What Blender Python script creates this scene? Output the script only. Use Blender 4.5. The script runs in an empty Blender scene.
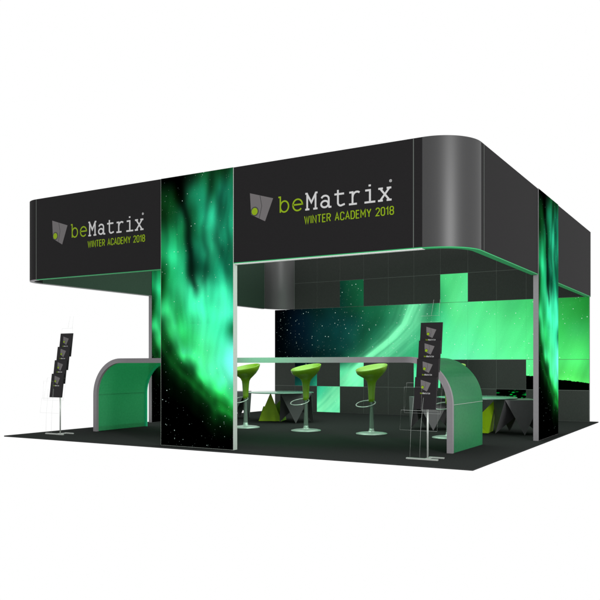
import bpy, math, random
from mathutils import Vector, noise
random.seed(4)
S = bpy.context.scene
C = S.collection
PI = math.pi
YAW = math.radians(30.615)

# ------------------------------------------------------------------ helpers
class MB:
    def __init__(s): s.v=[]; s.f=[]; s.sm=[]
    def add(s, vs, fs, smooth=False):
        n=len(s.v); s.v+= [tuple(p) for p in vs]
        s.f+= [tuple(i+n for i in f) for f in fs]; s.sm+= [smooth]*len(fs); return s
    def box(s, x0,x1,y0,y1,z0,z1):
        vs=[(x0,y0,z0),(x1,y0,z0),(x1,y1,z0),(x0,y1,z0),(x0,y0,z1),(x1,y0,z1),(x1,y1,z1),(x0,y1,z1)]
        return s.add(vs,[(0,3,2,1),(4,5,6,7),(0,1,5,4),(1,2,6,5),(2,3,7,6),(3,0,4,7)])
    def lathe(s, prof, n=40, fn=None, smooth=True, c=(0,0,0)):
        vs=[]; 
        for r,z in prof:
            for k in range(n):
                a=2*PI*k/n; p=(r*math.cos(a),r*math.sin(a),z)
                if fn: p=fn(p)
                vs.append((p[0]+c[0],p[1]+c[1],p[2]+c[2]))
        fs=[]
        for i in range(len(prof)-1):
            for k in range(n):
                k2=(k+1)%n
                fs.append((i*n+k,i*n+k2,(i+1)*n+k2,(i+1)*n+k))
        return s.add(vs,fs,smooth)
    def tube(s, pts, r, n=10, closed=False):
        pts=[Vector(p) for p in pts]; m=len(pts); vs=[]
        for i,p in enumerate(pts):
            a=pts[i-1] if (i>0 or closed) else p; b=pts[(i+1)%m] if (i<m-1 or closed) else p
            t=(b-a).normalized(); up=Vector((0,0,1)) if abs(t.z)<.9 else Vector((0,1,0))
            u=t.cross(up).normalized(); w=t.cross(u).normalized()
            for k in range(n):
                q=2*PI*k/n; vs.append(p+u*(r*math.cos(q))+w*(r*math.sin(q)))
        fs=[]
        for i in range(m if closed else m-1):
            j=(i+1)%m
            for k in range(n):
                k2=(k+1)%n; fs.append((i*n+k,i*n+k2,j*n+k2,j*n+k))
        if not closed:
            fs.append(tuple(range(n))[::-1]); fs.append(tuple((m-1)*n+k for k in range(n)))
        return s.add(vs,fs,True)
    def build(s, name, mat, parent=None, loc=(0,0,0), bevel=0):
        me=bpy.data.meshes.new(name); me.from_pydata(s.v,[],s.f); me.update()
        me.polygons.foreach_set('use_smooth', s.sm)
        if mat: me.materials.append(mat)
        o=bpy.data.objects.new(name,me); C.objects.link(o); o.location=loc
        if parent: o.parent=parent
        if bevel:
            b=o.modifiers.new('bevel','BEVEL'); b.width=bevel; b.segments=2; b.limit_method='ANGLE'
        return o
def tag(o,label=None,cat=None,group=None,kind=None):
    if label: o['label']=label
    if cat: o['category']=cat
    if group: o['group']=group
    if kind: o['kind']=kind
    return o
def empty(name,loc=(0,0,0),rz=0):
    o=bpy.data.objects.new(name,None); C.objects.link(o); o.location=loc; o.rotation_euler=(0,0,rz)
    o.empty_display_size=.1; return o
def copy_tree(o,parent=None):
    c=o.copy(); C.objects.link(c)
    if parent: c.parent=parent
    for ch in list(o.children): copy_tree(ch,c)
    return c

def lin(c): return c/12.92 if c<=.04045 else ((c+.055)/1.055)**2.4
def srgb(h):
    return [int(h[i:i+2],16)/255 for i in (0,2,4)]
def L3(h): return tuple(lin(c) for c in srgb(h))+(1,)

# ------------------------------------------------------------------ materials
def mat(name, col, rough=.5, spec=.3, metal=0, var=.0, vscale=60, bump=0, coat=0, em=None, emst=0):
    m=bpy.data.materials.new(name); m.use_nodes=True; nt=m.node_tree; b=nt.nodes['Principled BSDF']
    b.inputs['Base Color'].default_value=(*col[:3],1); b.inputs['Roughness'].default_value=rough
    b.inputs['Specular IOR Level'].default_value=spec; b.inputs['Metallic'].default_value=metal
    b.inputs['Coat Weight'].default_value=coat
    if em: b.inputs['Emission Color'].default_value=(*em[:3],1); b.inputs['Emission Strength'].default_value=emst
    tc=nt.nodes.new('ShaderNodeTexCoord'); nz=nt.nodes.new('ShaderNodeTexNoise')
    nz.inputs['Scale'].default_value=vscale; nz.inputs['Detail'].default_value=3
    nt.links.new(tc.outputs['Object'],nz.inputs['Vector'])
    mx=nt.nodes.new('ShaderNodeMix'); mx.data_type='RGBA'
    mx.inputs[6].default_value=tuple(max(0,c*(1-var)) for c in col[:3])+(1,)
    mx.inputs[7].default_value=tuple(c*(1+var) for c in col[:3])+(1,)
    nt.links.new(nz.outputs['Fac'],mx.inputs[0]); nt.links.new(mx.outputs[2],b.inputs['Base Color'])
    if bump:
        bp=nt.nodes.new('ShaderNodeBump'); bp.inputs['Strength'].default_value=bump; bp.inputs['Distance'].default_value=.002
        nt.links.new(nz.outputs['Fac'],bp.inputs['Height']); nt.links.new(bp.outputs['Normal'],b.inputs['Normal'])
    return m
M={}
M['panel']=mat('dark panel fabric',(.0098,.0093,.0098),.65,.06,var=.35,vscale=180,bump=.15)
M['wallpanel']=mat('dark wall fabric',(.026,.030,.0265),.7,.12,var=.45,vscale=120,bump=.15)
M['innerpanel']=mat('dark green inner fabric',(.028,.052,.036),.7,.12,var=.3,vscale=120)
M['curve']=mat('satin curved laminate',(.020,.020,.0205),.46,.45,var=.15,vscale=150)
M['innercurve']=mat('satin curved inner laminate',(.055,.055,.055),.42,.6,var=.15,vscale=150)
M['seam']=mat('seam profile',(.085,.097,.088),.5,.3)
M['alu']=mat('grey anodised aluminium',(.19,.18,.19),.45,.3,var=.06,vscale=30)
M['alulight']=mat('pale aluminium',(.40,.46,.41),.4,.4,var=.05,vscale=30)
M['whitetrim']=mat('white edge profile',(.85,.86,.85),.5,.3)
M['greenlittrim']=mat('edge profile with painted green light',(.035,.30,.11),.6,.1)  # reflected green light put into the colour of the underside trim
M['mint']=mat('edge profile with painted reflection',(.03,.62,.30),.4,.3)  # column's green reflection painted as the counter rear frame's colour
M['carpet']=mat('charcoal carpet',(.023,.025,.024),.95,.0,var=.5,vscale=90,bump=.4)
M['lime']=mat('lime plastic',(.155,.32,.006),.38,.4,coat=.1,var=.04,vscale=8)
M['limefab']=mat('lime facets',(.27,.47,.008),.5,.25,var=.08,vscale=20)
M['greyfab']=mat('grey facets',(.075,.076,.078),.5,.25,var=.1,vscale=20)
M['chrome']=mat('brushed steel',(.34,.42,.37),.3,.5,metal=.55)
M['base']=mat('satin steel base',(.30,.42,.35),.35,.5,metal=.4)
M['tabletop']=mat('frosted glass top',(.12,.26,.19),.2,.5)
M['black']=mat('black card',(.010,.009,.010),.5,.12,var=.1)
M['white']=mat('white lettering',(.40,.40,.40),.5,.1)
M['green']=mat('lime lettering',(.17,.26,.004),.5,.1)
M['emblem']=mat('grey emblem',(.105,.098,.10),.5,.1)
M['emblemline']=mat('dark emblem line',(.03,.03,.03),.5,.2)
M['wire']=mat('thin grey wire',(.48,.52,.49),.4,.4)
M['pole']=mat('pale pole',(.42,.45,.42),.35,.5,metal=.3)

def panel_glass():
    m=bpy.data.materials.new('green translucent panel'); m.use_nodes=True; nt=m.node_tree; nt.nodes.clear()
    N=nt.nodes.new; out=N('ShaderNodeOutputMaterial'); b=N('ShaderNodeBsdfPrincipled'); t=N('ShaderNodeBsdfTransparent'); mx=N('ShaderNodeMixShader')
    tr=N('ShaderNodeBsdfTranslucent'); m2=N('ShaderNodeMixShader')
    tc=N('ShaderNodeTexCoord'); nz=N('ShaderNodeTexNoise'); nz.inputs['Scale'].default_value=45; nz.inputs['Detail'].default_value=4
    nt.links.new(tc.outputs['Object'],nz.inputs['Vector'])
    cr=N('ShaderNodeValToRGB'); cr.color_ramp.elements[0].color=(.085,.38,.19,1); cr.color_ramp.elements[1].color=(.105,.44,.23,1)
    cr.color_ramp.elements[0].position=.3; cr.color_ramp.elements[1].position=.7
    nt.links.new(nz.outputs['Fac'],cr.inputs[0]); nt.links.new(cr.outputs[0],b.inputs['Base Color']); nt.links.new(cr.outputs[0],tr.inputs['Color'])
    b.inputs['Roughness'].default_value=.28; b.inputs['Specular IOR Level'].default_value=.5
    t.inputs['Color'].default_value=(.16,.78,.45,1)
    m2.inputs[0].default_value=.62
    nt.links.new(b.outputs[0],m2.inputs[1]); nt.links.new(tr.outputs[0],m2.inputs[2])
    mx.inputs[0].default_value=.24
    nt.links.new(m2.outputs[0],mx.inputs[1]); nt.links.new(t.outputs[0],mx.inputs[2]); nt.links.new(mx.outputs[0],out.inputs[0])
    return m
M['glass']=panel_glass()

def graphic_mat(name,scale,thr,dens):
    m=bpy.data.materials.new(name); m.use_nodes=True; nt=m.node_tree; b=nt.nodes['Principled BSDF']; N=nt.nodes.new; K=nt.links.new
    at=N('ShaderNodeAttribute'); at.attribute_name='print'
    tc=N('ShaderNodeTexCoord')
    tot=None
    for sc,th,st in ((scale,thr,1.0),(scale*1.9,thr*.95,.35)):
        vo=N('ShaderNodeTexVoronoi'); vo.inputs['Scale'].default_value=sc; K(tc.outputs['Object'],vo.inputs['Vector'])
        mr=N('ShaderNodeMapRange'); mr.inputs['From Min'].default_value=th; mr.inputs['From Max'].default_value=th*.45
        mr.inputs['To Min'].default_value=0; mr.inputs['To Max'].default_value=st; K(vo.outputs['Distance'],mr.inputs['Value'])
        sp=N('ShaderNodeSeparateColor'); K(vo.outputs['Color'],sp.inputs[0])
        pw=N('ShaderNodeMapRange'); pw.inputs['From Min'].default_value=1-dens; pw.inputs['From Max'].default_value=1; K(sp.outputs[0],pw.inputs['Value'])
        mu=N('ShaderNodeMath'); mu.operation='MULTIPLY'; K(mr.outputs[0],mu.inputs[0]); K(pw.outputs[0],mu.inputs[1])
        if tot is None: tot=mu.outputs[0]
        else:
            ad=N('ShaderNodeMath'); ad.operation='ADD'; K(tot,ad.inputs[0]); K(mu.outputs[0],ad.inputs[1]); tot=ad.outputs[0]
    # fine print grain
    nz=N('ShaderNodeTexNoise'); nz.inputs['Scale'].default_value=90; nz.inputs['Detail'].default_value=2; K(tc.outputs['Object'],nz.inputs['Vector'])
    gr=N('ShaderNodeMapRange'); gr.inputs['From Min'].default_value=.25; gr.inputs['From Max'].default_value=.75; gr.inputs['To Min'].default_value=.93; gr.inputs['To Max'].default_value=1.06; K(nz.outputs['Fac'],gr.inputs['Value'])
    vm=N('ShaderNodeVectorMath'); vm.operation='SCALE'; K(at.outputs['Color'],vm.inputs[0]); K(gr.outputs[0],vm.inputs['Scale'])
    mx=N('ShaderNodeMix'); mx.data_type='RGBA'; am=N('ShaderNodeMath'); am.operation='MULTIPLY'; K(tot,am.inputs[0]); K(at.outputs['Alpha'],am.inputs[1]); K(am.outputs[0],mx.inputs[0]); K(vm.outputs[0],mx.inputs[6]); mx.inputs[7].default_value=(.75,1,.90,1)
    dk=N('ShaderNodeVectorMath'); dk.operation='SCALE'; dk.inputs['Scale'].default_value=.22; K(mx.outputs[2],dk.inputs[0]); K(dk.outputs[0],b.inputs['Base Color'])
    K(mx.outputs[2],b.inputs['Emission Color']); b.inputs['Emission Strength'].default_value=EMI
    b.inputs['Roughness'].default_value=.6; b.inputs['Specular IOR Level'].default_value=0
    return m
EMI=.80
M['aurora']=graphic_mat('printed aurora fabric',17,.10,.65)
M['aurorawall']=graphic_mat('printed aurora wall fabric',14,.13,.9)

# ------------------------------------------------------------------ printed picture
COL=[
'000000 000000 000000 082010 0c4a20 0c4a22 0a3a18 0e5a30',
'063010 063a14 021204 0e6a40 118050 0c5a30 128a5c 0e6a44',
'06300e 0a5022 0c6034 0a4a28 12905c 20c080 0e7048 108a5a',
'107a3e 12904e 108a48 0a4e28 129058 1fb878 12905e 15a068',
'109048 1cc070 1ab468 0a5a36 107c50 1cb070 0c6a44 0c6a42',
'064018 139a50 1cc070 0c5632 0a5a38 0f8050 12a068 0a7046',
'053c10 18a858 26d078 2ce08c 34ec98 26cc84 30e498 18a068',
'20c060 1fb85c 18a050 30e890 38fca4 30f098 40ffb0 38f4b0',
'16903c 26c45c 22d060 28d870 3cf898 38fca0 30e898 0c7040',
'001002 064010 0a6a1c 2ae068 40f88c 40f898 48ffb4 60ffd0',
'022a08 053c0c 0c7a20 2ae060 40f880 48ffa0 50ffb8 68ffd8',
'000400 011a03 0a5c18 0a5414 1ca838 38f06c 44ff90 58ffb8',
'000000 000000 010c01 021a03 042a06 117a1c 26c840 30e860',
'000000 000000 000000 010601 021a04 06400a 0e8018 16a024',
'000000 000000 000000 000000 000000 000000 000000 000200']
COL=[[srgb(h) for h in r.split()] for r in COL]
# wall rows, top to bottom: z 2.5 2.0 1.75 1.5 1.25 1.0 .75 .5 .25 0, columns every .25 m
WALL=[
'000206 000408 010c14 02161a 032420 052e28 083e2c 0b5032 0d5c36 0e6a40 127848 34d488 2ac078 0e6a40 34cc74 40e080 48ee90 40e884 3ce07c 34d474 30d06c 2cc868 1fa848 1a9a3c 128830',
'000206 000408 010c14 02161a 032420 052e28 063a2c 08482f 0b5a38 0e6a40 127848 3cdc8c 2ec87c 0e6a40 28b468 46e888 48ee90 40e884 3ce07c 34d474 30d06c 2cc868 1fa848 1a9a3c 128830',
'000206 000508 01101a 021c24 042a2a 053230 063a34 084438 0a5238 0c603a 0e6c42 3cdc8c 48f49c 18905a 30cc80 44ec8c 48f090 44ee8c 40e884 38dc78 34d672 2cca68 22b04c 1ca040 158c34',
'000206 000508 01101a 021c24 042c2c 053430 06403a 0a4a3c 0c5a40 0e6640 128050 3ce090 50ffa8 28c078 3ce890 48f498 48f498 44f490 44f08c 40ec86 3ce680 36de74 26c454 28bc58 20a448',
'000206 000508 010e14 021a20 032828 05302c 063c34 094838 0e5e40 147c4c 38d888 58ffb0 40e894 30d080 44f49c 4cf8a0 4cfca0 48f898 48f894 44f28c 40ee86 3ae67c 30d864 34dc64 2cc458',
'000204 000306 010a10 021418 032420 053028 083e30 12704a 2cb878 50f8a8 60ffb4 44e898 30c87c 40e890 4cfca4 54ffac 54ffac 50ffa4 4cff9c 48fc94 48f890 42f284 3cec70 3cf070 34e064',
'000204 000408 021a1c 03302c 0c6048 20a068 38e094 54ffb0 30d084 28c078 34d488 40e894 44f8a4 44f8a4 48fca4 50ffa8 50ffa8 50ffa4 4cffa0 4cff98 4cfc90 48f880 40ec68 3ce460 38dc60',
'000204 000408 06483c 0c6048 18a878 28c888 30d48c 28bc78 48f8a8 28c078 34d488 40e894 44f8a4 44f8a4 48fca4 50ffa8 50ffa8 50ffa4 4cffa0 4cff98 4cfc90 48f880 48fc70 48fc68 44f468',
'000204 000408 06483c 0c6048 24b880 2ab880 50f8ac 28bc78 48f8a8 28c078 34d488 40e894 44f8a4 44f8a4 48fca4 50ffa8 50ffa8 50ffa4 000000 000000 000000 000000 000000 000000 000000',
'000204 000408 06483c 0c6048 30d088 50f0ac 34c88c 28bc78 48f8a8 28c078 34d488 40e894 44f8a4 44f8a4 48fca4 50ffa8 50ffa8 50ffa4 000000 000000 000000 000000 000000 000000 000000']
WALL=[r.split() for r in WALL]
for j,new in {1:'0b5a38 0e6640 107044 127848 1a9058 0c5438',2:'0a5238 0c603c 0e6842 14784c 1c9860 10683f',3:'0a5238 0c6040 107048 188858 20a068 189058',
              4:'0c5a3c 0e6844 14784c 1c9060 24a86c 28b878',5:'0c6040 127048 188858 20a068 28b474 30c880'}.items():
    WALL[j][8:14]=new.split()
WALL=[[srgb(h) for h in r] for r in WALL]
WZ=[2.5,2.0,1.75,1.5,1.25,1.0,.75,.5,.25,0]
def cr(a,b,c,d,t):
    return .5*((2*b)+(-a+c)*t+(2*a-5*b+4*c-d)*t*t+(-a+3*b-3*c+d)*t*t*t)
def sample(G,u,v):   # u across 0..ncol-1, v down 0..nrow-1
    nr=len(G); nc=len(G[0]); u=min(max(u,0),nc-1.001); v=min(max(v,0),nr-1.001)
    i=int(u); j=int(v); fu=u-i; fv=v-j; out=[]
    for ch in range(3):
        rows=[]
        for jj in (j-1,j,j+1,j+2):
            r=G[min(max(jj,0),nr-1)]
            g=[r[min(max(ii,0),nc-1)][ch] for ii in (i-1,i,i+1,i+2)]
            rows.append(cr(*g,fu))
        out.append(min(1,max(0,cr(*rows,fv))))
    return out
def smooth(t): t=min(1,max(0,t)); return t*t*(3-2*t)
def interp(P,x):
    if x<=P[0][0]: return P[0][1]
    for (a,b),(c,d) in zip(P,P[1:]):
        if x<=c: return b+(d-b)*(x-a)/(c-a)
    return P[-1][1]
def column_colour(u,v):  # v 0 bottom 1 top
    n=noise.noise(Vector((u*3,v*7,1.3))); n2=noise.noise(Vector((u*3,v*7,7.7)))
    c=sample(COL,u*7+.22*n+.12*noise.noise(Vector((u*9,v*20,2))),(1-v)*14+.25*n2)
    wu=u+.10*noise.noise(Vector((u*2,v*8,11))); 
    st=noise.noise(Vector((wu*9,v*4,3.1)))*.20+noise.noise(Vector((wu*22,v*8,9.1)))*.09+noise.noise(Vector((u*5,v*15,15)))*.12
    if v<.45: st*=.6
    # thin dark rift winding down from the top and a few fainter ones
    for path,wd,am in (([(.58,.50),(.63,.44),(.70,.43),(.76,.405),(.84,.37),(.92,.30),(1,.24)],.05,.62),([(.60,.62),(.70,.66),(.80,.60),(.90,.68),(1,.72)],.05,.35),([(.62,.93),(.75,.80),(.88,.83),(1,.93)],.06,.30)):
        if v>path[0][0]-.06:
            ud=interp(path,v)+.02*noise.noise(Vector((0,v*14,2))); e=math.exp(-((u-ud)/wd)**2)*smooth((v-path[0][0]+.06)/.08)
            c=[q*(1-am*e) for q in c]
    vt=interp([(0,.45),(.14,.40),(.3,.325),(.5,.27),(.75,.205),(1,.155)],u)+.018*n2+.022*noise.noise(Vector((u*5,v*5,5)))
    vb=interp([(0,.30),(.14,.235),(.4,.185),(.61,.135),(.75,.09),(1,.07)],u)+.016*n+.014*noise.noise(Vector((u*7,v*3,21)))
    if v<vt+.12:
        t=(v-vb)/(vt-vb)
        R_=[(-.45,(0,0,0)),(0,(.005,.06,.012)),(.3,(.015,.20,.05)),(.5,(.05,.46,.14)),(.72,(.045,.40,.12)),(.92,(.08,.58,.22)),(1.1,(.15,.82,.38)),(1.6,(.24,.97,.58))]
        g=[interp([(a,b[k]) for a,b in R_],t) for k in range(3)]
        dim=.42+.58*min(1,u*1.4+max(0,t-.9)*1.2)
        dim*=1+.55*noise.noise(Vector((u*4+6*v,v*12-3*u,6)))+.25*noise.noise(Vector((u*11+6*v,v*22,16)))
        g=[min(1,x*dim) for x in g]
        k=smooth((v-vt)/.12); c=[g[i]*(1-k)+c[i]*k for i in range(3)]
    c=[c[0]+.06*c[1],c[1],c[2]*1.06+.03*c[1]]
    return [lin(min(1,max(0,x*(1+st)))) for x in c]
def wall_colour(x,z):
    u=(x+6.12)/.25
    if x>-1.7:
        zm=.735-.12*(x+1.1)+.012*noise.noise(Vector((x*6,0,2)))+.006*noise.noise(Vector((x*25,0,5)))
        
        if z<.5 or (z<zm):
            if z<.49:   # water with green glints
                n=noise.noise(Vector((x*5,z*70,4)))+.6*noise.noise(Vector((x*20,z*90,8)))
                g=max(0,n-.22)*1.8; return [0,lin(min(1,g)),lin(min(1,g*.35)),0]
            return [0,.0005,0,0]
    v=0
    for k in range(9):
        if WZ[k+1]<=z<=WZ[k]: v=k+(WZ[k]-z)/(WZ[k]-WZ[k+1])
    n=noise.noise(Vector((x*1.8,z*1.8,1.3))); n2=noise.noise(Vector((x*2,z*2,7.7)))
    c=sample(WALL,u+.35*n,v+.25*n2)
    if x<-2.2:
        xb=interp([(0,-5.3),(.25,-5.0),(.6,-4.62),(1.03,-4.12),(1.4,-3.62),(1.65,-3.38),(2.0,-3.22),(2.5,-3.1)],z)
        dx=x-xb+.04*n; Wd=.40+.5*max(0,2-z); sn=noise.noise(Vector((dx*7,z*.8,4)))+.5*noise.noise(Vector((dx*17,z*1.0,6)))
        I=math.exp(dx/.16) if dx<0 else max(0,1-(max(0,dx-.08)/Wd)**1.3)
        I=max(0,min(1,I*(.86+.42*sn)))
        if dx<-.0: I*=.9
        tcol=(.42,1.0,.70); c=[c[i]*(1-I)+tcol[i]*I for i in range(3)]
        if dx<0 and z>1.0:
            tq=.10*noise.noise(Vector((x*4,z*4,5))); c=[max(0,q*(1+tq)) for q in c]
    d=x*.9-z*.4
    st=noise.noise(Vector((d*5,z*.9,3.1)))*.06+noise.noise(Vector((d*14,z*1.5,3.1)))*.025
    if z<1.0: st*=2.2
    c=[c[0]+.10*c[1],c[1],c[2]*1.04+.01*c[1]]
    return [lin(min(1,max(0,q*(1+st)))) for q in c]
def printed(name,fn,p0,du,dv,nu,nv,material,parent,fc):
    """a printed fabric sheet: p0 + du*u + dv*v, real small thickness from its frame"""
    p0=Vector(p0);du=Vector(du);dv=Vector(dv)
    vs=[];cs=[]
    for j in range(nv+1):
        for i in range(nu+1):
            u=i/nu;v=j/nv; p=p0+du*u+dv*v; vs.append(p); cs.append(fc(u,v,p))
    fs=[(j*(nu+1)+i,j*(nu+1)+i+1,(j+1)*(nu+1)+i+1,(j+1)*(nu+1)+i) for j in range(nv) for i in range(nu)]
    me=bpy.data.meshes.new(name); me.from_pydata([tuple(v) for v in vs],[],fs); me.update()
    ca=me.color_attributes.new('print','FLOAT_COLOR','POINT')
    flat=[]
    for c in cs: flat+= [c[0],c[1],c[2],c[3] if len(c)>3 else 1]
    ca.data.foreach_set('color',flat); me.materials.append(material)
    o=bpy.data.objects.new(name,me); C.objects.link(o); o.parent=parent
    return o

# ------------------------------------------------------------------ lettering
def ribbon(mb,pts,w,z,T,closed=False,th=.0):
    """flat stroke with mitred joints; T maps (u,v,d) to 3-D"""
    P=[Vector((p[0],p[1])) for p in pts]; n=len(P); A=[];B=[]
    for i in range(n):
        a=P[i-1] if (i>0 or closed) else None; b=P[(i+1)%n] if (i<n-1 or closed) else None
        d1=(P[i]-a).normalized() if a is not None else None; d2=(b-P[i]).normalized() if b is not None else None
        if d1 is None: d1=d2
        if d2 is None: d2=d1
        n1=Vector((-d1.y,d1.x)); n2=Vector((-d2.y,d2.x)); m=n1+n2
        m=m.normalized() if m.length>1e-4 else n1
        k=1/max(.45,m.dot(n1)); A.append(P[i]+m*(w/2*k)); B.append(P[i]-m*(w/2*k))
    vs=[T(p.x,p.y,z) for p in A]+[T(p.x,p.y,z) for p in B]+[T(p.x,p.y,0) for p in A]+[T(p.x,p.y,0) for p in B]
    fs=[]
    for i in range(n if closed else n-1):
        j=(i+1)%n
        fs+= [(i,n+i,n+j,j),(i,j,2*n+j,2*n+i),(n+i,3*n+i,3*n+j,n+j)]
    if not closed: fs+= [(0,2*n,3*n,n),(n-1,2*n-1,4*n-1,3*n-1)]
    mb.add(vs,fs)
def ell(cx,cy,rx,ry,a0,a1,n=20):
    return [(cx+rx*math.cos(math.radians(a0+(a1-a0)*k/n)),cy+ry*math.sin(math.radians(a0+(a1-a0)*k/n))) for k in range(n+1)]
SLAB={
'b':[[(.02,1),(.18,1),(.18,0)],('c',ell(.52,.37,.34,.35,0,360,26)[:-1])],
'e':[[(.12,.39),(.88,.39)]+ell(.5,.37,.38,.36,4,318,22)],
'M':[[(.17,0),(.17,1)],[(.83,0),(.83,1)],[(.15,.98),(.5,.42),(.85,.98)],[(.02,0),(.34,0)],[(.66,0),(.98,0)],[(.02,1),(.2,1)],[(.8,1),(.98,1)]],
'a':[ell(.47,.52,.29,.21,160,0,12)+[(.76,.1),(.80,.0),(.96,.0)],('c',ell(.45,.21,.28,.2,0,360,22)[:-1])],
't':[[(.36,.98),(.36,.22)]+ell(.58,.2,.22,.2,180,300,10)+[(.88,.07)],[(.1,.72),(.82,.72)]],
'r':[[(.12,.72),(.36,.72),(.36,0)],[(.1,0),(.68,0)],[(.36,.42)]+ell(.68,.46,.30,.27,160,50,8)],
'i':[[(.2,.72),(.54,.72),(.54,0)],[(.14,0),(.92,0)],[(.44,1.0),(.60,1.0)]],
'x':[[(.17,.72),(.83,0)],[(.83,.72),(.17,0)],[(.04,.72),(.36,.72)],[(.64,.72),(.96,.72)],[(.02,0),(.36,0)],[(.64,0),(.98,0)]]}
SANS={
'W':(1.45,[[(0,1),(.27,0),(.5,.9),(.73,0),(1,1)]]),'I':(.12,[[(.5,0),(.5,1)]]),
'N':(1,[[(0,0),(0,1),(1,0),(1,1)]]),'T':(1,[[(0,1),(1,1)],[(.5,1),(.5,0)]]),
'E':(.85,[[(1,1),(0,1),(0,0),(1,0)],[(0,.52),(.85,.52)]]),
'R':(1,[[(0,0),(0,1),(.7,1),(1,.88),(1,.62),(.7,.48),(0,.48)],[(.55,.48),(1,0)]]),
'A':(1.1,[[(0,0),(.5,1),(1,0)],[(.18,.32),(.82,.32)]]),
'C':(1,[[(1,.75),(1,.88),(.75,1),(.25,1),(0,.85),(0,.15),(.25,0),(.75,0),(1,.12),(1,.27)]]),
'D':(1,[('c',[(0,0),(0,1),(.65,1),(1,.8),(1,.2),(.65,0)])]),
'M':(1.25,[[(0,0),(0,1),(.5,.35),(1,1),(1,0)]]),'Y':(1.1,[[(0,1),(.5,.45),(1,1)],[(.5,.45),(.5,0)]]),
'2':(.95,[[(0,.78),(.05,.9),(.3,1),(.7,1),(1,.87),(1,.62),(0,.02),(1,.02)]]),
'0':(.95,[('c',[(0,.15),(0,.85),(.25,1),(.75,1),(1,.85),(1,.15),(.75,0),(.25,0)])]),
'1':(.5,[[(0,.75),(.8,1),(.8,0)]]),
'8':(.95,[('c',[(.25,1),(.75,1),(.97,.87),(.97,.65),(.75,.53),(.25,.53),(.03,.65),(.03,.87)]),('c',[(.25,.52),(.75,.52),(1,.38),(1,.13),(.75,0),(.25,0),(0,.13),(0,.38)])]),
' ':(.45,[])}
def strokes(mb,sts,ox,oy,sx,sy,w,T,zi):
    for k,st in enumerate(sts):
        cl=False
        if isinstance(st,tuple): cl=True; st=st[1]
        ribbon(mb,[(ox+p[0]*sx,oy+p[1]*sy) for p in st],w,.002+.0003*((k+zi)%7),T,cl)
def make_logo(parent,T,full=True,s=1.0):
    """T(u,v,d): u right, v up, d proud of the surface"""
    def T2(u,v,d): return T(u*s,v*s,d if full else d*.5)
    mb=MB(); q=[(0,.39),(.015,.161),(.19,.077),(.29,.306)]
    for a,b in ((0,0),):
        vs=[T2(u,v,.0022) for u,v in q]+[T2(u,v,0) for u,v in q]
        mb.add(vs,[(0,1,2,3),(0,4,5,1),(1,5,6,2),(2,6,7,3),(3,7,4,0)])
    e=mb.build('emblem',M['emblem'],parent)
    l=MB(); ribbon(l,[(.128,.350),(.15,.24),(.118,.114)],.006,.0030,T2); l.build('emblem_line',M['emblemline'],e)
    r=MB(); n=24; c=(.061,.191); R=.050
    r.add([T2(c[0]+R*math.cos(2*PI*k/n),c[1]+R*math.sin(2*PI*k/n),.0036) for k in range(n)],[tuple(range(n))]); r.build('dot_outline',M['emblemline'],e)
    d=MB(); R=.038
    d.add([T2(c[0]+R*math.cos(2*PI*k/n),c[1]+R*math.sin(2*PI*k/n),.0042) for k in range(n)],[tuple(range(n))]); d.build('emblem_dot',M['green'],e)
    g=MB(); w=MB(); p=.161; gw=.146
    if full:
        sw=.0185
        for i,ch in enumerate('beMatrix'):
            strokes(g if i<2 else w,SLAB[ch],.352+p*i,.146,gw,.160,sw if i>=2 else .0155,T2,i)
        ribbon(w,ell(1.612,.325,.012,.012,0,360,14)[:-1],.0035,.002,T2,True)
        ribbon(w,[(1.608,.318),(1.608,.332),(1.615,.330),(1.615,.325),(1.608,.324)],.0025,.0022,T2)
        ribbon(w,[(1.611,.324),(1.616,.318)],.0025,.0024,T2)
        w.build('lettering',M['white'],parent); g.build('lettering',M['green'],parent)
        t=MB(); word='WINTER ACADEMY 2018'; wl=.0365; gap=.0185
        tot=sum(SANS[c][0]*wl+gap for c in word)-gap; k=.974/tot; x=.668
        for i,ch in enumerate(word):
            ww=SANS[ch][0]*wl*k; strokes(t,SANS[ch][1],x,.005,ww,.074,.0095,T2,i); x+=ww+gap*k
        t.build('tagline',M['green'],parent)
    else:
        # tiny printed name under the emblem
        for i,ch in enumerate('beMatrix'):
            strokes(g if i<2 else w,SLAB[ch],.0+.036*i,.012,.030,.036,.007,T2,i)
        w.build('lettering',M['white'],parent); g.build('lettering',M['green'],parent)

# ------------------------------------------------------------------ floor
f=MB().box(-6.2,0,0,6.42,-.014,0)
tag(f.build('floor',M['carpet']),kind='structure')

# ------------------------------------------------------------------ canopy ring
FY=.14; Z0=2.005; Z1=3.028; T=.055
canopy=tag(empty('canopy',(-3.1,3.2,0)),'dark overhead ring fascia with rounded corners carrying the two company logos','canopy')
def cb(name,box,m,parent=canopy):
    mb=MB().box(*box); o=mb.build(name,m,parent); o.location=-Vector((-3.1,3.2,0)); return o
def pc(o,parent=canopy):
    o.parent=parent; o.location=-Vector((-3.1,3.2,0)); return o
AL,AR=-3.680,-2.667
XS=-.612; XL=-5.756
cb('fascia_panel',(XL+.003,AL+.02,FY,FY+T,Z0,Z1),M['panel'])
cb('fascia_panel',(AR-.02,XS-.003,FY,FY+T,Z0,Z1),M['panel'])
RX=-.10; LX=-6.10; BY=6.33
BL,BR=2.800,3.885
cb('fascia_panel',(RX-T,RX,.655,BL+.02,Z0,Z1),M['panel'])
cb('fascia_panel',(RX-T,RX,BR-.02,BY-.03,Z0,Z1),M['panel'])
CLX,CLY=2.64,3.68
cb('fascia_panel',(LX,LX+T,.49,5.88,Z0,Z1),M['innerpanel'])
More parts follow.
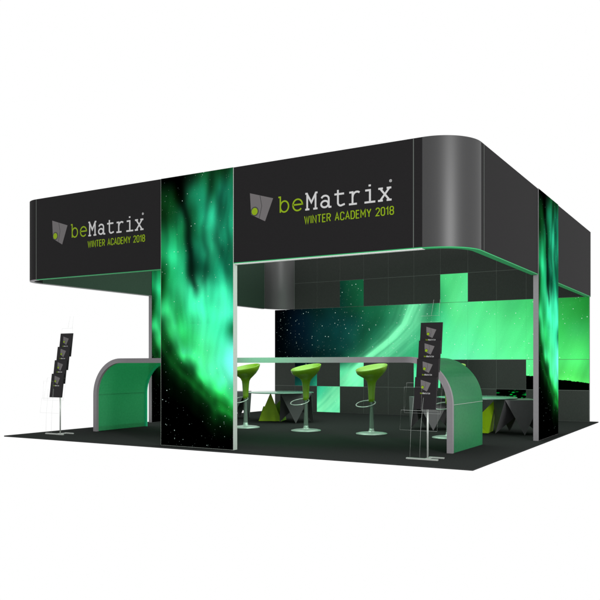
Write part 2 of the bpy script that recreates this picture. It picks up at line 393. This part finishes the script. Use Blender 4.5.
def arc_panel(cx,cy,r,a0,a1,z0,z1,th,m,name='curved_panel',n=28):
    mb=MB(); vs=[]
    for k in range(n+1):
        a=math.radians(a0+(a1-a0)*k/n); c,s_=math.cos(a),math.sin(a)
        for rr,z in ((r,z0),(r,z1),(r-th,z1),(r-th,z0)): vs.append((cx+rr*c,cy+rr*s_,z))
    fs=[]
    for k in range(n):
        for q in range(4):
            a=k*4+q;b=k*4+(q+1)%4; fs.append((a,b,b+4,a+4))
    mb.add(vs,fs,True); mb.add(vs[:4],[(0,1,2,3)]); mb.add(vs[-4:],[(3,2,1,0)])
    o=pc(mb.build(name,m,canopy))
    # keep the rims crisp
    me=o.data; me.shade_smooth() if hasattr(me,'shade_smooth') else None
    es=o.modifiers.new('split','EDGE_SPLIT'); es.split_angle=math.radians(40)
    return o
BX=-5.625
R1=.425; arc_panel(RX-R1,FY+R1,R1,-90,0,Z0,Z1,T,M['curve'])
cb('fascia_panel',(XS+.001,RX-R1-.001,FY,FY+T,Z0,Z1),M['panel']); cb('fascia_panel',(RX-T,RX,FY+R1+.001,.652,Z0,Z1),M['panel'])
R2=.344; arc_panel(LX+R2,FY+R2,R2,180.4,269.6,Z0,Z1,T,M['panel'])
R3=BX-LX;   arc_panel(LX+R3,BY+T-R3,R3,90.4,179.6,Z0,Z1,T,M['innercurve'])
# seam profiles, slightly proud
def seam(x,y,z0=Z0,z1=Z1,w=.007,dx=0,dy=0): cb('seam_strip',(x-w/2-dx,x+w/2+dx,y-w/2-dy,y+w/2+dy,z0,z1),M['seam'])
seam(XS,FY+.002,w=.007); seam(XL,FY+.002); seam(RX-.002,.652); 
seam(LX+T,5.885,w=.010); seam(LX+R3-.004,BY-.002,w=.010)
# underside edge profile
cb('edge_trim',(XL,AL+.02,FY+.001,FY+T-.001,Z0-.006,Z0-.001),M['greenlittrim'])
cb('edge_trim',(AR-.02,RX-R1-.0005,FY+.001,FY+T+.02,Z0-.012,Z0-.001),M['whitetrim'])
cb('edge_trim',(AR-.02,RX-R1-.0005,FY-.0015,FY+.0009,Z0-.008,Z0+.002),M['greenlittrim'])
arc_panel(RX-R1,FY+R1,R1+.001,-90,0,Z0-.010,Z0-.001,T+.02,M['greenlittrim'],'edge_trim')
arc_panel(LX+R2,FY+R2,R2-.001,180.4,269.6,Z0-.010,Z0-.001,T-.002,M['alu'],'edge_trim')
cb('edge_trim',(RX-T-.02,RX+.001,FY+R1+.0005,BL,Z0-.010,Z0-.001),M['greenlittrim'])
cb('edge_trim',(RX-T-.02,RX+.001,BR,BY-.03,Z0-.010,Z0-.001),M['greenlittrim'])
cb('edge_trim',(LX+.001,LX+T-.001,.49,5.88,Z0-.010,Z0-.001),M['alu'])
# logos
for (lx,sx,lab) in ((-2.455,1.0,0),(-5.46,.935,1)):
    before=set(canopy.children)
    make_logo(canopy,lambda u,v,d,lx=lx,sx=sx:(lx+u*sx,FY-d-.0005,2.336+v))
    for o in set(canopy.children)-before: o.location=-Vector((-3.1,3.2,0))

# ------------------------------------------------------------------ columns
def column(name,label,loc):
    return tag(empty(name,loc),label,'column','printed columns carrying the canopy')
def rel(o,p): o.parent=p; o.location=-Vector(p.location); return o
cA=column('graphic_column','widest green aurora printed column between the two logos on the front side',(-3.17,.17,0))
rel(MB().box(AL,AR,.1365,.205,0.001,3.030).build('frame',M['alulight'],cA),cA)
rel(printed('graphic_panel',None,(AL+.004,.1345,.004),(AR-AL-.008,0,0),(0,0,3.024),110,330,M['aurora'],cA,lambda u,v,p:column_colour(u,v)),cA)
cB=column('graphic_column','narrow looking aurora printed column on the right side, nearest the right floor edge',(-.12,3.3,0))
rel(MB().box(-.155,-.093,BL,BR,0.001,3.030).build('frame',M['alu'],cB),cB)
rel(printed('graphic_panel',None,(-.0905,BL+.004,.004),(0,BR-BL-.008,0),(0,0,3.024),90,330,M['aurora'],cB,lambda u,v,p:column_colour(u,v)),cB)
cC=column('graphic_column','aurora printed column on the left side, mostly hidden behind the front column',(-6.08,3.1,0))
rel(MB().box(-6.105,-6.045,CLY-1.04,CLY,0.001,3.018).build('frame',M['alu'],cC),cC)
rel(printed('graphic_panel',None,(-6.042,CLY,.004),(0,-1.036,0),(0,0,3.012),60,200,M['aurora'],cC,lambda u,v,p:column_colour(1-u,v)),cC)

# ------------------------------------------------------------------ back wall
wall=tag(empty('back_wall',(-3.1,BY,0)),'tall panelled back wall mixing dark squares with a green aurora night sky print','wall')
X1=-.125; PT=.5
graph=set([(r,k) for r in (2,3) for k in range(12)]+[(4,8),(4,4),(1,10),(1,8),(1,5),(1,0),(1,1),(0,9),(0,2)])
Wf=MB().box(X1-12*PT+.035,X1-.001,BY+.004,BY+.06,0,2.0); rel(Wf.build('frame',M['seam'],wall),wall)
rel(MB().box(X1-11*PT,X1-.001,BY+.0045,BY+.054,2.0005,3.015).build('frame',M['seam'],wall),wall)
zt=[0,.5,1.0,1.5,2.005,2.51,3.015]
for r in range(6):
    for k in range(12):
        if r>=4 and k>=11: continue
        x1=X1-PT*k-.002; x0=X1-PT*(k+1)+.002; x1-=.0022; x0+=.0022
        if k==11: x0+=.035
        z0=zt[r]+.003; z1=zt[r+1]-.003
        if r==2: z1+=.0029
        if r==3: z0-=.0029
        if (r,k) in graph:
            g=.0 if r in(2,3) else 0
            rel(printed('graphic_panel',None,(x0-.0037,BY+.002,z0),(x1-x0+.0074,0,0),(0,0,z1-z0),*((80,110) if (r==1 and k<2) else (40,40)),M['aurorawall'],wall,lambda u,v,p:wall_colour(p.x,p.z)),wall)
        else:
            rel(MB().box(x0-.0005,x1+.0005,BY,BY+.0035,z0+.0015,z1-.0015).build('dark_panel',M['wallpanel'],wall),wall)

# ------------------------------------------------------------------ bar counter
CX0,CX1,CY0,CY1=-5.665,-.545,1.03,2.06
ctr=tag(empty('bar_counter',(-3.1,1.5,0)),'long bar counter with rounded green translucent ends and a slim grey frame','counter')
def profile(off,n=18):
    R=.5-off; P=[(CX0+off,0.001)]
    for k in range(n+1):
        a=math.radians(180-90*k/n); P.append((CX0+.5+R*math.cos(a),.5+R*math.sin(a)))
    for k in range(n+1):
        a=math.radians(90-90*k/n); P.append((CX1-.5+R*math.cos(a),.5+R*math.sin(a)))
    P.append((CX1-off,0.001)); return P
def sweep(o0,o1,y0,y1,i0=0,i1=None):
    A=profile(o0)[i0:i1];B=profile(o1)[i0:i1];n=len(A); vs=[]
    for (a,b) in zip(A,B): vs+= [(a[0],y0,a[1]),(b[0],y0,b[1]),(b[0],y1,b[1]),(a[0],y1,a[1])]
    fs=[(k*4+q,k*4+(q+1)%4,k*4+4+(q+1)%4,k*4+4+q) for k in range(n-1) for q in range(4)]
    fs+= [(0,3,2,1),((n-1)*4,(n-1)*4+1,(n-1)*4+2,(n-1)*4+3)]
    return MB().add(vs,fs)
rel(sweep(0,.062,CY0,CY0+.04).build('front_frame',M['alu'],ctr),ctr)
rel(sweep(.0165,.055,CY1-.018,CY1).build('rear_frame',M['mint'],ctr),ctr)
n=len(profile(0))
for nm,i0,i1 in (('leg_panel',0,2),('curved_panel',1,20),('top_panel',19,21),('curved_panel',20,39),('leg_panel',38,None)):
    o=rel(sweep(.004,.016,CY0+.0405,CY1,i0,i1).build(nm,M['glass'],ctr),ctr)
for s_ in (0,1):
    x=CX0+.002 if s_==0 else CX1-.002
    rel(MB().box(x-.003,x+.003,CY0+.041,CY1-.001,.4985,.5015).build('seam_strip',M['alulight'],ctr),ctr)

# ------------------------------------------------------------------ bar stools
right=Vector((math.cos(YAW),math.sin(YAW))); fwd=Vector((-math.sin(YAW),math.cos(YAW)))
def smooth(t): t=min(1,max(0,t)); return t*t*(3-2*t)
def make_stool():
    r=empty('bar_stool')
    def sh(p):
        d=Vector((p[0],p[1])); k=smooth((p[2]-.70)/.15)
        return (p[0],p[1],p[2]+k*(.15*d.dot(fwd)+.19*d.dot(right))+k*.02*0)
    prof=[(.001,.425),(.040,.425),(.041,.47),(.045,.56),(.050,.63),(.056,.675),(.072,.71),(.105,.74),(.150,.775),(.187,.815),(.204,.852),(.209,.872),(.209,.879),(.205,.883),(.199,.879),(.18,.855),(.14,.825),(.09,.805),(.04,.797),(.001,.796)]
    MB().lathe(prof,56,sh).build('seat',M['lime'],r)
    MB().lathe([(.001,.03),(.030,.03),(.030,.425),(.036,.4255),(.036,.45)],28).build('stem',M['chrome'],r)
    MB().lathe([(.001,.0008),(.205,.0008),(.207,.006),(.204,.014),(.17,.022),(.10,.030),(.045,.036),(.034,.05),(.031,.075),(.001,.075)],56).build('base',M['base'],r)
    # footrest loop sticking out to one side
    c=-right*.085-fwd*.09; pts=[]
    for k in range(40):
        a=2*PI*k/40; q=c+right*(.125*math.cos(a))+fwd*(.125*math.sin(a))
        pts.append((q.x,q.y,.405+.16*((q-c).dot(right))+.26*((q-c).dot(fwd))))
    MB().tube(pts,.0075,8,True).build('footrest',M['chrome'],r)
    return r
st=make_stool()
spots=[(-4.215,2.60,'lime green bar stool half hidden by the front aurora column'),
 (-3.182,2.566,'lime green bar stool standing in front of the left low table'),
 (-2.197,2.59,'lime green bar stool in the open middle of the floor'),
 (-1.144,2.60,'bar stool behind the right end of the counter, by the brochure stand')]
for i,(x,y,l) in enumerate(spots):
    o=st if i==0 else copy_tree(st)
    o.location=(x,y,0); tag(o,l,'bar stool','bar stools along the counter')

# ------------------------------------------------------------------ low tables and folded seats
def make_table():
    r=empty('low_table')
    MB().lathe([(.001,.462),(.52,.462),(.525,.466),(.525,.472),(.52,.476),(.001,.476)],72).build('table_top',M['tabletop'],r)
    return r
def crown(r,h,valley,twist,invert,flare=0,hs=(1,1,1,1)):
    """folded seat: four triangular leaves on a square base with deep valleys between"""
    mb=MB(); c=[];p=[]
    for i in range(4):
        a=PI/4+i*PI/2; c.append(Vector((r*1.1*math.cos(a),r*1.1*math.sin(a),0)))
        b=a+PI/4; rr=r*(.86+flare); p.append(Vector((rr*math.cos(b),rr*math.sin(b),h*hs[i])))
    V=Vector((0,0,valley))
    def t(q): return (q.x,q.y,(h-q.z if invert else q.z))
    for i in range(4):
        j=(i+1)%4; pp=p[i]; nx=p[j]
        tri=[(c[i],c[j],pp),(pp,c[j],V),(c[j],nx,V)]
        for q in tri:
            mb.add([t(x) for x in q],[(0,1,2) if not invert else (2,1,0)])
    q=[t(x) for x in c]; mb.add(q,[(3,2,1,0) if not invert else (0,1,2,3)])
    return mb
t1=make_table()
TL=(-4.40,3.86);TR=(-1.10,3.62)
t1.location=(*TL,0); tag(t1,'low round glass-topped table at the left, before the gap in the back wall','low table','low round tables')
t2=copy_tree(t1); t2.location=(*TR,0); tag(t2,'low round glass-topped table behind the right end of the bar counter','low table','low round tables')
def facet(x,y,rz,r,h,inv,m,label,valley=.16,flare=0,hs=(1,1,1,1)):
    o=crown(r,h,valley,0,inv,flare,hs).build('folded_seat',M[m]); o.location=(x,y,.001); o.rotation_euler=(0,0,math.radians(rz))
    tag(o,label,'seat','faceted folded seats'); return o
facet(-4.66,4.02,20,.245,.461,False,'limefab','lime green faceted pyramid seat under the left low table',.20,-.22,(.5,.5,1,.78))
facet(-4.11,3.86,29,.31,.461,True,'greyfab','grey downward pointing faceted seat at the right of the left low table',.2)
facet(-5.42,4.05,20,.28,.461,True,'greyfab','grey faceted seat beside the column, left of the first bar stool')
facet(-1.15,3.68,8,.27,.461,False,'limefab','lime green faceted seat beneath the right low table',.16,.2,(.6,1,.42,1))
facet(-.575,3.66,34,.31,.455,True,'greyfab','large grey faceted seat next to the right side column',.22,.09)
facet(-1.83,3.73,32,.32,.455,True,'greyfab','grey faceted seat seen behind the right brochure stand')

# ------------------------------------------------------------------ brochure stands
def make_stand():
    r=empty('brochure_stand')
    MB().tube([(0,0,.012),(0,0,.62)],.009,14).build('pole',M['pole'],r)
    MB().tube([(0,.012,.62),(0,.15,1.27)],.009,12).build('rear_pole',M['pole'],r)
    b=MB().box(-.19,.13,-.085,-.055,.0008,.014); b.box(-.012,.012,-.054,.09,.001,.012); b.box(-.02,.13,.0905,.115,.001,.013)
    b.build('base',M['pole'],r)
    lean=math.radians(7.5)
    for k in range(4):
        z0=.487+.178*k; y0=-.075+.050*k
        def Tm(u,v,d,z0=z0,y0=y0):
            return (u,y0+v*math.sin(lean)-d*math.cos(lean),z0+v*math.cos(lean)+d*math.sin(lean)*-1*0+0)
        mb=MB(); w=.112; H=.312
        vs=[Tm(-w,0,.008),Tm(w,0,.008),Tm(w,H,.008),Tm(-w,H,.008),Tm(-w,0,-.008),Tm(w,0,-.008),Tm(w,H,-.008),Tm(-w,H,-.008)]
        mb.add(vs,[(0,1,2,3),(5,4,7,6),(4,5,1,0),(1,5,6,2),(3,2,6,7),(4,0,3,7)])
        p=mb.build('brochure',M['black'],r)
        base_v=.165 if k<3 else .15
        make_logo(p,lambda u,v,d,Tm=Tm,bv=base_v:Tm(-.052+u,bv-.02+v,.0082+d),False,.36)
    # thin wire holder outlines
    def wire(pts,closed=False): MB().tube(pts,.0007,6,closed).build('wire_frame',M['wire'],r)
    def loop(x0,x1,z0,z1,y0,y1): wire([(x0,y0,z0),(x1,y0,z0),(x1,y1,z1),(x0,y1,z1)],True)
    loop(-.235,.145,.285,.475,-.13,-.10); loop(-.20,.165,.45,.74,-.10,-.04); loop(-.20,-.02,.475,.70,-.115,-.10)
    for x in (-.135,-.035): wire([(x,-.12,.014),(x+.01,-.12,.285),(x+.035,-.11,.60)])
    loop(-.13,.07,1.34,1.40,.14,.15); wire([(-.02,.15,1.40),(0,.17,1.56)]); wire([(.06,.15,1.40),(.065,.17,1.56)])
    return r
s1=make_stand(); s1.location=(-.60,.47,0); tag(s1,'brochure stand with four stepped black leaflets before the right end of the counter','brochure stand','brochure stands at the front corners')
s2=copy_tree(s1); s2.location=(-5.72,.50,0); tag(s2,'brochure stand with four stepped black leaflets alone at the far left floor corner','brochure stand','brochure stands at the front corners')

# ------------------------------------------------------------------ camera
cam=bpy.data.cameras.new('camera'); co=bpy.data.objects.new('camera',cam); C.objects.link(co)
co.location=(2.0927,-6.5094,.92); co.rotation_euler=(PI/2,0,YAW)
cam.sensor_width=36; cam.lens=761/600*36; cam.shift_y=64.3/600; cam.clip_end=200; cam.clip_start=.05
S.camera=co

# ------------------------------------------------------------------ light: white studio surround and lamps
W=bpy.data.worlds.new('World'); S.world=W; W.use_nodes=True
W.node_tree.nodes['Background'].inputs[0].default_value=(1,1,1,1); W.node_tree.nodes['Background'].inputs[1].default_value=1.0
def lamp(name,kind,loc,target,energy,col=(1,1,1),size=1,**k):
    l=bpy.data.lights.new(name,kind); l.energy=energy; l.color=col
    if kind=='AREA': l.size=size
    else: l.shadow_soft_size=size
    for a,b in k.items(): setattr(l,a,b)
    o=bpy.data.objects.new(name,l); C.objects.link(o); o.location=loc
    o.rotation_euler=(Vector(target)-Vector(loc)).to_track_quat('-Z','Y').to_euler(); return o
lamp('key_lamp','AREA',(7.6,-6.6,3.4),(-.3,.3,2.4),1000,(1,1,1),1.2)
lamp('added_green_spot','SPOT',(-2.95,.32,1.45),(-2.75,1.03,1.0),75,(.14,1,.42),.03,spot_size=math.radians(105),spot_blend=1.0)  # added spot, hidden behind the front column, tints the counter edge green
o=lamp('added_overhead_fill','AREA',(-3.1,2.7,2.98),(-3.1,2.701,0),115,(.72,1,.82),3.2)  # added unseen fill above the open top, brightens the interior
S.view_settings.view_transform='Standard'; S.view_settings.look='None'; S.view_settings.exposure=0; S.view_settings.gamma=1
S.render.engine='CYCLES'
S.cycles.transparent_max_bounces=8
